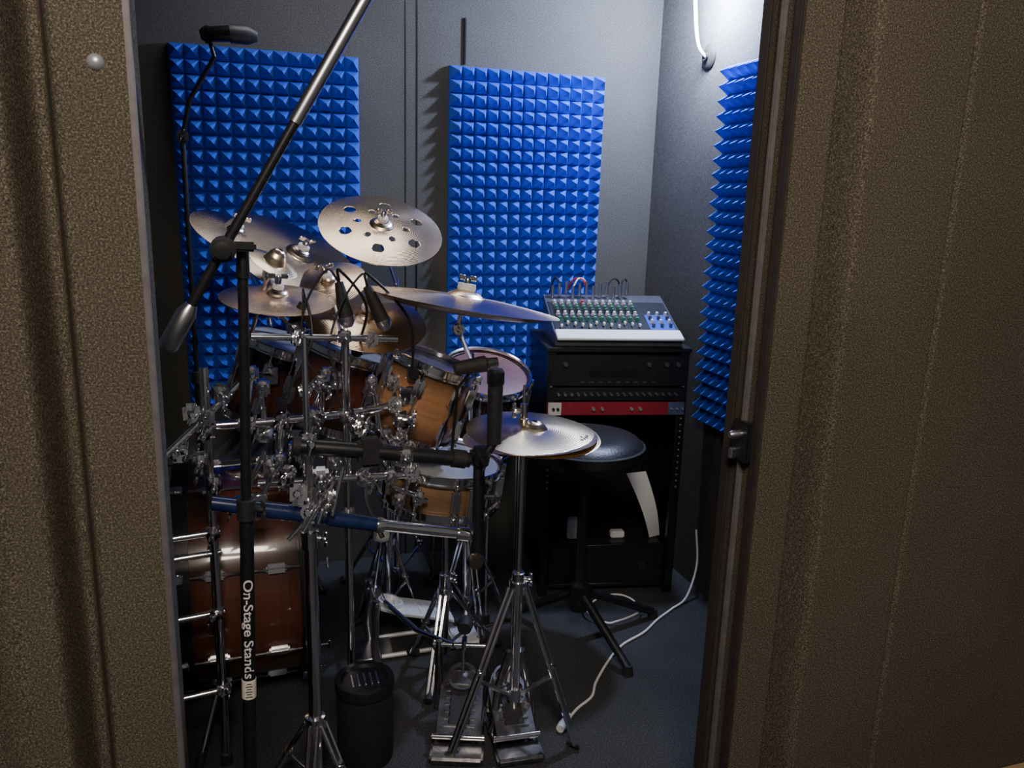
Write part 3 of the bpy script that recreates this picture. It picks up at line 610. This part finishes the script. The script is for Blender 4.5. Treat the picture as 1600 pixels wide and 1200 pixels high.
# ------------------------------------------------------------------ stool
sx_,sy_=0.94,2.10
st=thing('drum_stool','round black vinyl drum stool on a black tripod base','stool',(sx_,sy_,0))
B().lathe([(0,0.59),(0.12,0.59),(0.155,0.597),(0.172,0.620),(0.170,0.648),(0.152,0.666),(0.10,0.674),(0,0.672)],48,Matrix.Translation((sx_,sy_,0))).make('seat','vinyl',st)
B().lathe([(0.168,0.640),(0.174,0.643),(0.174,0.647),(0.168,0.650)],48,Matrix.Translation((sx_,sy_,0)),closed=True).make('seat_piping','rubber',st)
B().tube([(sx_,sy_,0.13),(sx_,sy_,0.60)],0.017,16).make('post','black',st)
B().lathe([(0.016,0.10),(0.03,0.105),(0.03,0.19),(0.016,0.20)],20,Matrix.Translation((sx_,sy_,0)),closed=True).make('hub','black',st)
B().box((sx_,sy_,0.585),(0.14,0.10,0.012),None,0.004,1).make('seat_bracket','black',st)
for (fx,fy) in ((1.01,1.88),(1.24,2.16),(0.80,2.28)):
    v=Vector((fx-sx_,fy-sy_,0)); l=B(); l.tube([Vector((sx_,sy_,0.155))+v*0.1,Vector((fx,fy,0.02))],[0.015,0.013],12); lg=l.make('leg','black',st)
    B().tube([Vector((fx,fy,0.03)),Vector((fx,fy,0.0))],[0.013,0.018],14).make('rubber_foot','rubber',lg)
# ------------------------------------------------------------------ equipment rack
RKO=[]
rx0,rx1,ry0,ry1=0.90,1.38,2.36,2.73
er=thing('equipment_rack','black steel equipment rack with perforated front rails','equipment rack',((rx0+rx1)/2,(ry0+ry1)/2,0)); RKO.append(er)
for (x,y) in ((rx0+.015,ry0+.015),(rx1-.015,ry0+.015),(rx0+.015,ry1-.015),(rx1-.015,ry1-.015)):
    B().box((x,y,0.435),(0.03,0.03,0.87),None,0.003,1).make('post','black',er)
B().box(((rx0+rx1)/2,(ry0+ry1)/2,0.878),(rx1-rx0+0.01,ry1-ry0+0.01,0.016),None,0.003,1).make('top_shelf','gear',er)
B().box(((rx0+rx1)/2,(ry0+ry1)/2,0.03),(rx1-rx0-0.03,ry1-ry0-0.03,0.016),None,0.003,1).make('bottom_shelf','gear',er)
for x in (rx0+0.004,rx1-0.004): B().box((x,(ry0+ry1)/2,0.455),(0.006,ry1-ry0-0.03,0.82),None,0.002,1).make('side_panel','gear',er)
B().box(((rx0+rx1)/2,ry1-0.004,0.455),(rx1-rx0-0.03,0.006,0.82),None,0.002,1).make('back_panel','gear',er)
src=None
for z in [0.40+0.0222*i for i in range(21)]:
    for x in (rx0+.015,rx1-.015):
        if src is None:
            src=B().lathe([(0,0.001),(0.0035,0.001),(0.0035,0)],8,frame((x,ry0,z),(0,-1,0))).make('rail_screw','silver',er); x0s,z0s=x,z
        else: sub('rail_screw',src,er,loc=(x-x0s,0,z-z0s))
iw=rx1-rx0-0.064; cx=(rx0+rx1)/2
GU='rack mounted audio units'
def unit(name,label,z0,z1,mat,dep=0.30):
    e=thing(name,label,'audio equipment',(cx,ry0+dep/2,z0),group=GU); RKO.append(e)
    B().box((cx,ry0+0.012+dep/2,(z0+z1)/2),(iw-0.01,dep,z1-z0-0.004),None,0.002,1).make('chassis','gear',e)
    B().box((cx,ry0+0.002,(z0+z1)/2),(rx1-rx0-0.01,0.008,z1-z0-0.003),None,0.0015,1).make('faceplate',mat,e)
    return e
def knobs(e,xs,z,r=0.006,mat='silver',h=0.012,name='knob'):
    src=None
    for x in xs:
        if src is None:
            src=B().lathe([(0,h),(r*0.8,h),(r,h*0.7),(r,0),(0,0)],14,frame((x,ry0-0.002,z),(0,-1,0))).make(name,mat,e); x0=x
        else: sub(name,src,e,loc=(x-x0,0,0))
u=unit('power_amplifier','black two-space rack unit with small knobs',0.755,0.862,'gear')
knobs(u,[cx-0.18,cx+0.10,cx+0.16,cx+0.2],0.83,0.008,'mixside')
B().box((cx-0.02,ry0-0.003,0.80),(0.16,0.002,0.022),None,0.0005,1).make('display','black',u)
for i in range(9): B().box((cx-0.12+0.03*i,ry0-0.003,0.77),(0.014,0.002,0.004)).make('vent_slot','mixside',u)
u=unit('patch_bay','black rack unit with a row of silver knobs',0.706,0.752,'gear')
knobs(u,[cx-0.2+0.0222*i for i in range(19)],0.729,0.006,'chromed')
u=unit('preamp_unit','red rack preamp with white end and blue-gray end',0.655,0.703,'red')
B().box((cx-0.210,ry0-0.003,0.679),(0.044,0.004,0.043),None,0.001,1).make('end_panel','white',u,label='white end panel')
B().box((cx+0.205,ry0-0.003,0.679),(0.056,0.004,0.043),None,0.001,1).make('end_panel','bluegray',u,label='blue-gray end panel')
knobs(u,[cx-0.08,cx-0.05,cx+0.05,cx+0.08],0.679,0.006,'silver')
knobs(u,[cx-0.215,cx-0.200],0.679,0.005,'mixer')
knobs(u,[cx+0.188,cx+0.207,cx+0.225],0.679,0.004,'silver')
am=thing('power_amplifier','dark power amplifier box at the bottom of the rack','audio equipment',(1.14,2.43,0.04),group=GU); RKO.append(am)
B().box((1.14,2.49,0.111),(0.40,0.22,0.145),None,0.006,2).make('chassis','gear',am)
B().box((1.14,2.377,0.111),(0.41,0.008,0.145),None,0.002,1).make('faceplate','black',am)
for x in (1.01,1.27): B().lathe([(0,0.014),(0.014,0.014),(0.016,0),(0,0)],18,frame((x,2.373,0.10),(0,-1,0))).make('knob','rubber',am)
b=B(); k=12
for i in range(k+1):
    t=i/k; z=0.186+0.25*t; bulge=0.02*math.sin(t*math.pi)
    for s in (0,1): b.v.append(Vector((1.27+0.075*s-0.07*t+bulge*0.3+0.035*(1-t)*(1-s*0.9),2.42+0.02*s-0.02*t-bulge,z)))
for i in range(k): b.f.append((2*i,2*i+1,2*i+3,2*i+2))
o=b.make('paper_sheet','paper',origin=(1.28,2.42,0.186),fix=False); tag(o,'curled white paper sheet leaning inside the rack','paper'); RKO.append(o)
for (x,z,w,h,l) in ((1.03,0.222,0.045,0.075,'small white box standing on the amplifier'),(1.19,0.196,0.05,0.024,'small white adapter lying on the amplifier')):
    o=B().box((x,2.44,z),(w,0.03,h),None,0.004,2).make('power_adapter','white',origin=(x,2.44,z)); tag(o,l,'adapter','small white adapters'); RKO.append(o)
RR=Matrix.Translation((1.145,2.345,0))@Matrix.Rotation(math.radians(-11),4,'Z')@Matrix.Translation((-1.135,-2.36,0))
bpy.context.view_layer.update()
for o in RKO: o.matrix_world=RR@o.matrix_world
# ------------------------------------------------------------------ mixer
mxw=0.43; z0=0.888
mf=Matrix.Translation((1.155,2.36,z0))@Matrix.Rotation(math.radians(-11),4,'Z')
mx=thing('mixing_console','gray mixing console with rows of knobs and blue section','mixer',(0,0,0),mf)
b=B(); hw=mxw/2; dep=0.28; fh=0.028; bh=0.135
P=[(-hw,0,0),(hw,0,0),(hw,dep,0),(-hw,dep,0),(-hw,0,fh),(hw,0,fh),(hw,dep*0.80,bh-0.02),(-hw,dep*0.80,bh-0.02),(hw,dep,bh),(-hw,dep,bh)]
b.v=[Vector(p) for p in P]; b.f=[(3,2,1,0),(0,1,5,4),(4,5,6,7),(7,6,8,9),(1,2,8,6,5),(0,4,7,9,3),(2,3,9,8)]
b.make('chassis','mixside',mx,world=False,flat=True)
sl=math.atan2(bh-0.02-fh,dep*0.8); sm=Matrix.Translation((0,0,fh))@Matrix.Rotation(sl,4,'X'); SL=math.hypot(dep*0.8,bh-0.02-fh)
B().box((0,SL/2+0.014,0.001),(mxw-0.012,SL-0.03,0.003),sm).make('channel_panel','mixer',mx,world=False,flat=True)
B().box((hw-0.055,SL*0.40,0.0025),(0.088,SL*0.42,0.004),sm).make('master_panel','bluepanel',mx,world=False,flat=True)
B().box((0,0.006,0.006),(mxw*0.99,0.060,0.010),sm,0.003,1).make('armrest','paper',mx,world=False,label='bright white front armrest')
srcs={}
chx=[-hw+0.028+0.0245*i for i in range(12)]
def kn(mat,x,y):
    ml=sm@Matrix.Translation((x,y,0.003))
    if mat not in srcs:
        o=B().lathe([(0,0.015),(0.0045,0.015),(0.0056,0.010),(0.0062,0),(0,0)],10).make('knob',mat,mx,world=False); srcs[mat]=o; o.matrix_local=ml
    else: sub('knob',srcs[mat],mx,ml=ml)
for i,x in enumerate(chx):
    for j in range(7): kn(['green','silver','white','mixside','green','silver','redk' if i==4 else 'white'][j],x,SL*(0.44+0.08*j))
fsrc=None
for i,x in enumerate(chx):
    y=SL*(0.24+0.03*((i*7)%4))
    if fsrc is None:
        ssrc=B().box((x,SL*0.29,0.004),(0.002,0.055,0.002),sm).make('fader_slot','mixside',mx,world=False)
        fsrc=B().box((0,0,0),(0.008,0.011,0.012),None,0.002,1).make('fader','white',mx,world=False); fsrc.matrix_local=sm@Matrix.Translation((x,y,0.010))
        jsrc=B().tube([(0,0,-0.01),(0,0,0.035)],0.006,10).make('jack_plug','chromed',mx,world=False); jsrc.location=(x,dep*0.9,bh)
        x0=x
    else:
        sub('fader_slot',ssrc,mx,loc=(x-x0,0,0)); sub('fader',fsrc,mx,ml=sm@Matrix.Translation((x,y,0.010))); sub('jack_plug',jsrc,mx,loc=(x,dep*0.9,bh+0.008*(i%3)))
for i in range(3):
    for j in range(4): kn('white' if j%2 else 'mixside',hw-0.085+0.03*i,SL*(0.28+0.105*j))
def wpt(p): return mf@Vector(p)
for i,(x,mt,lb,dx) in enumerate([(chx[1],'rubber','black audio cable plugged into the mixer',-0.02),(chx[3],'white','white audio cable plugged into the mixer',0.05),(chx[5],'redk','red audio cable plugged into the mixer',-0.05),(chx[8],'rubber','black audio cable plugged into the mixer',0.05),(chx[10],'rubber','black audio cable plugged into the mixer',0.03)]):
    p=[wpt((x,dep*0.9,bh+0.03)),wpt((x+dx*0.4,dep*0.92,bh+0.06)),wpt((x+dx,dep*1.0,bh+0.045)),wpt((x+dx*1.4,dep+0.05,bh-0.04)),wpt((x+dx*1.5,dep+0.07,0.0))]
    o=B().tube(bez(p,8),0.003,8).make('audio_cable',mt,origin=p[0]); tag(o,lb,'cable','audio cables at the mixer')
# ------------------------------------------------------------------ camera
f=1250;pt=math.radians(13);r=math.radians(1.7);a=math.radians(18.4)
def cv(X,D,Z): return Vector((X*math.cos(a)+D*math.sin(a),-X*math.sin(a)+D*math.cos(a),Z))
right=cv(math.cos(r),math.sin(pt)*math.sin(r),math.cos(pt)*math.sin(r))
fwd=cv(0,math.cos(pt),-math.sin(pt)); up=right.cross(fwd)
cam=bpy.data.cameras.new('camera'); cam.sensor_width=36; cam.lens=f/1600*36; cam.clip_start=0.05
co=bpy.data.objects.new('camera',cam); COL.objects.link(co); SC.camera=co
mc=Matrix((right,up,-fwd)).transposed().to_4x4(); mc.translation=Vector((0,0,1.35)); co.matrix_world=mc
# ------------------------------------------------------------------ lights
def light(kind,name,loc,en,col,size,target=None,sy=None):
    l=bpy.data.lights.new(name,kind); l.energy=en; l.color=col
    if kind=='AREA':
        l.shape='DISK'; l.size=size
        if sy: l.shape='RECTANGLE'; l.size_y=sy
    else: l.shadow_soft_size=size
    o=bpy.data.objects.new(name,l); COL.objects.link(o); o.location=loc
    if target: o.rotation_euler=(Vector(target)-Vector(loc)).to_track_quat('-Z','Y').to_euler()
    return o
light('POINT','booth_lamp',(LX,LY,1.99),88,(0.55,0.66,1.0),0.045)
light('AREA','added_panel_fill',(0.35,2.45,CH-0.034),1.2,(1.0,0.93,0.87),0.68,(0.35,2.45,0),0.24)  # added soft fill over the kit, paired with the unseen panel
light('AREA','hallway_lamp',(-0.1,-0.55,2.6),52,(1.0,0.88,0.76),0.7,(0.3,1.3,0.7))
w=bpy.data.worlds.new('world'); SC.world=w; w.use_nodes=True
w.node_tree.nodes['Background'].inputs[0].default_value=(0.62,0.59,0.57,1); w.node_tree.nodes['Background'].inputs[1].default_value=0.14
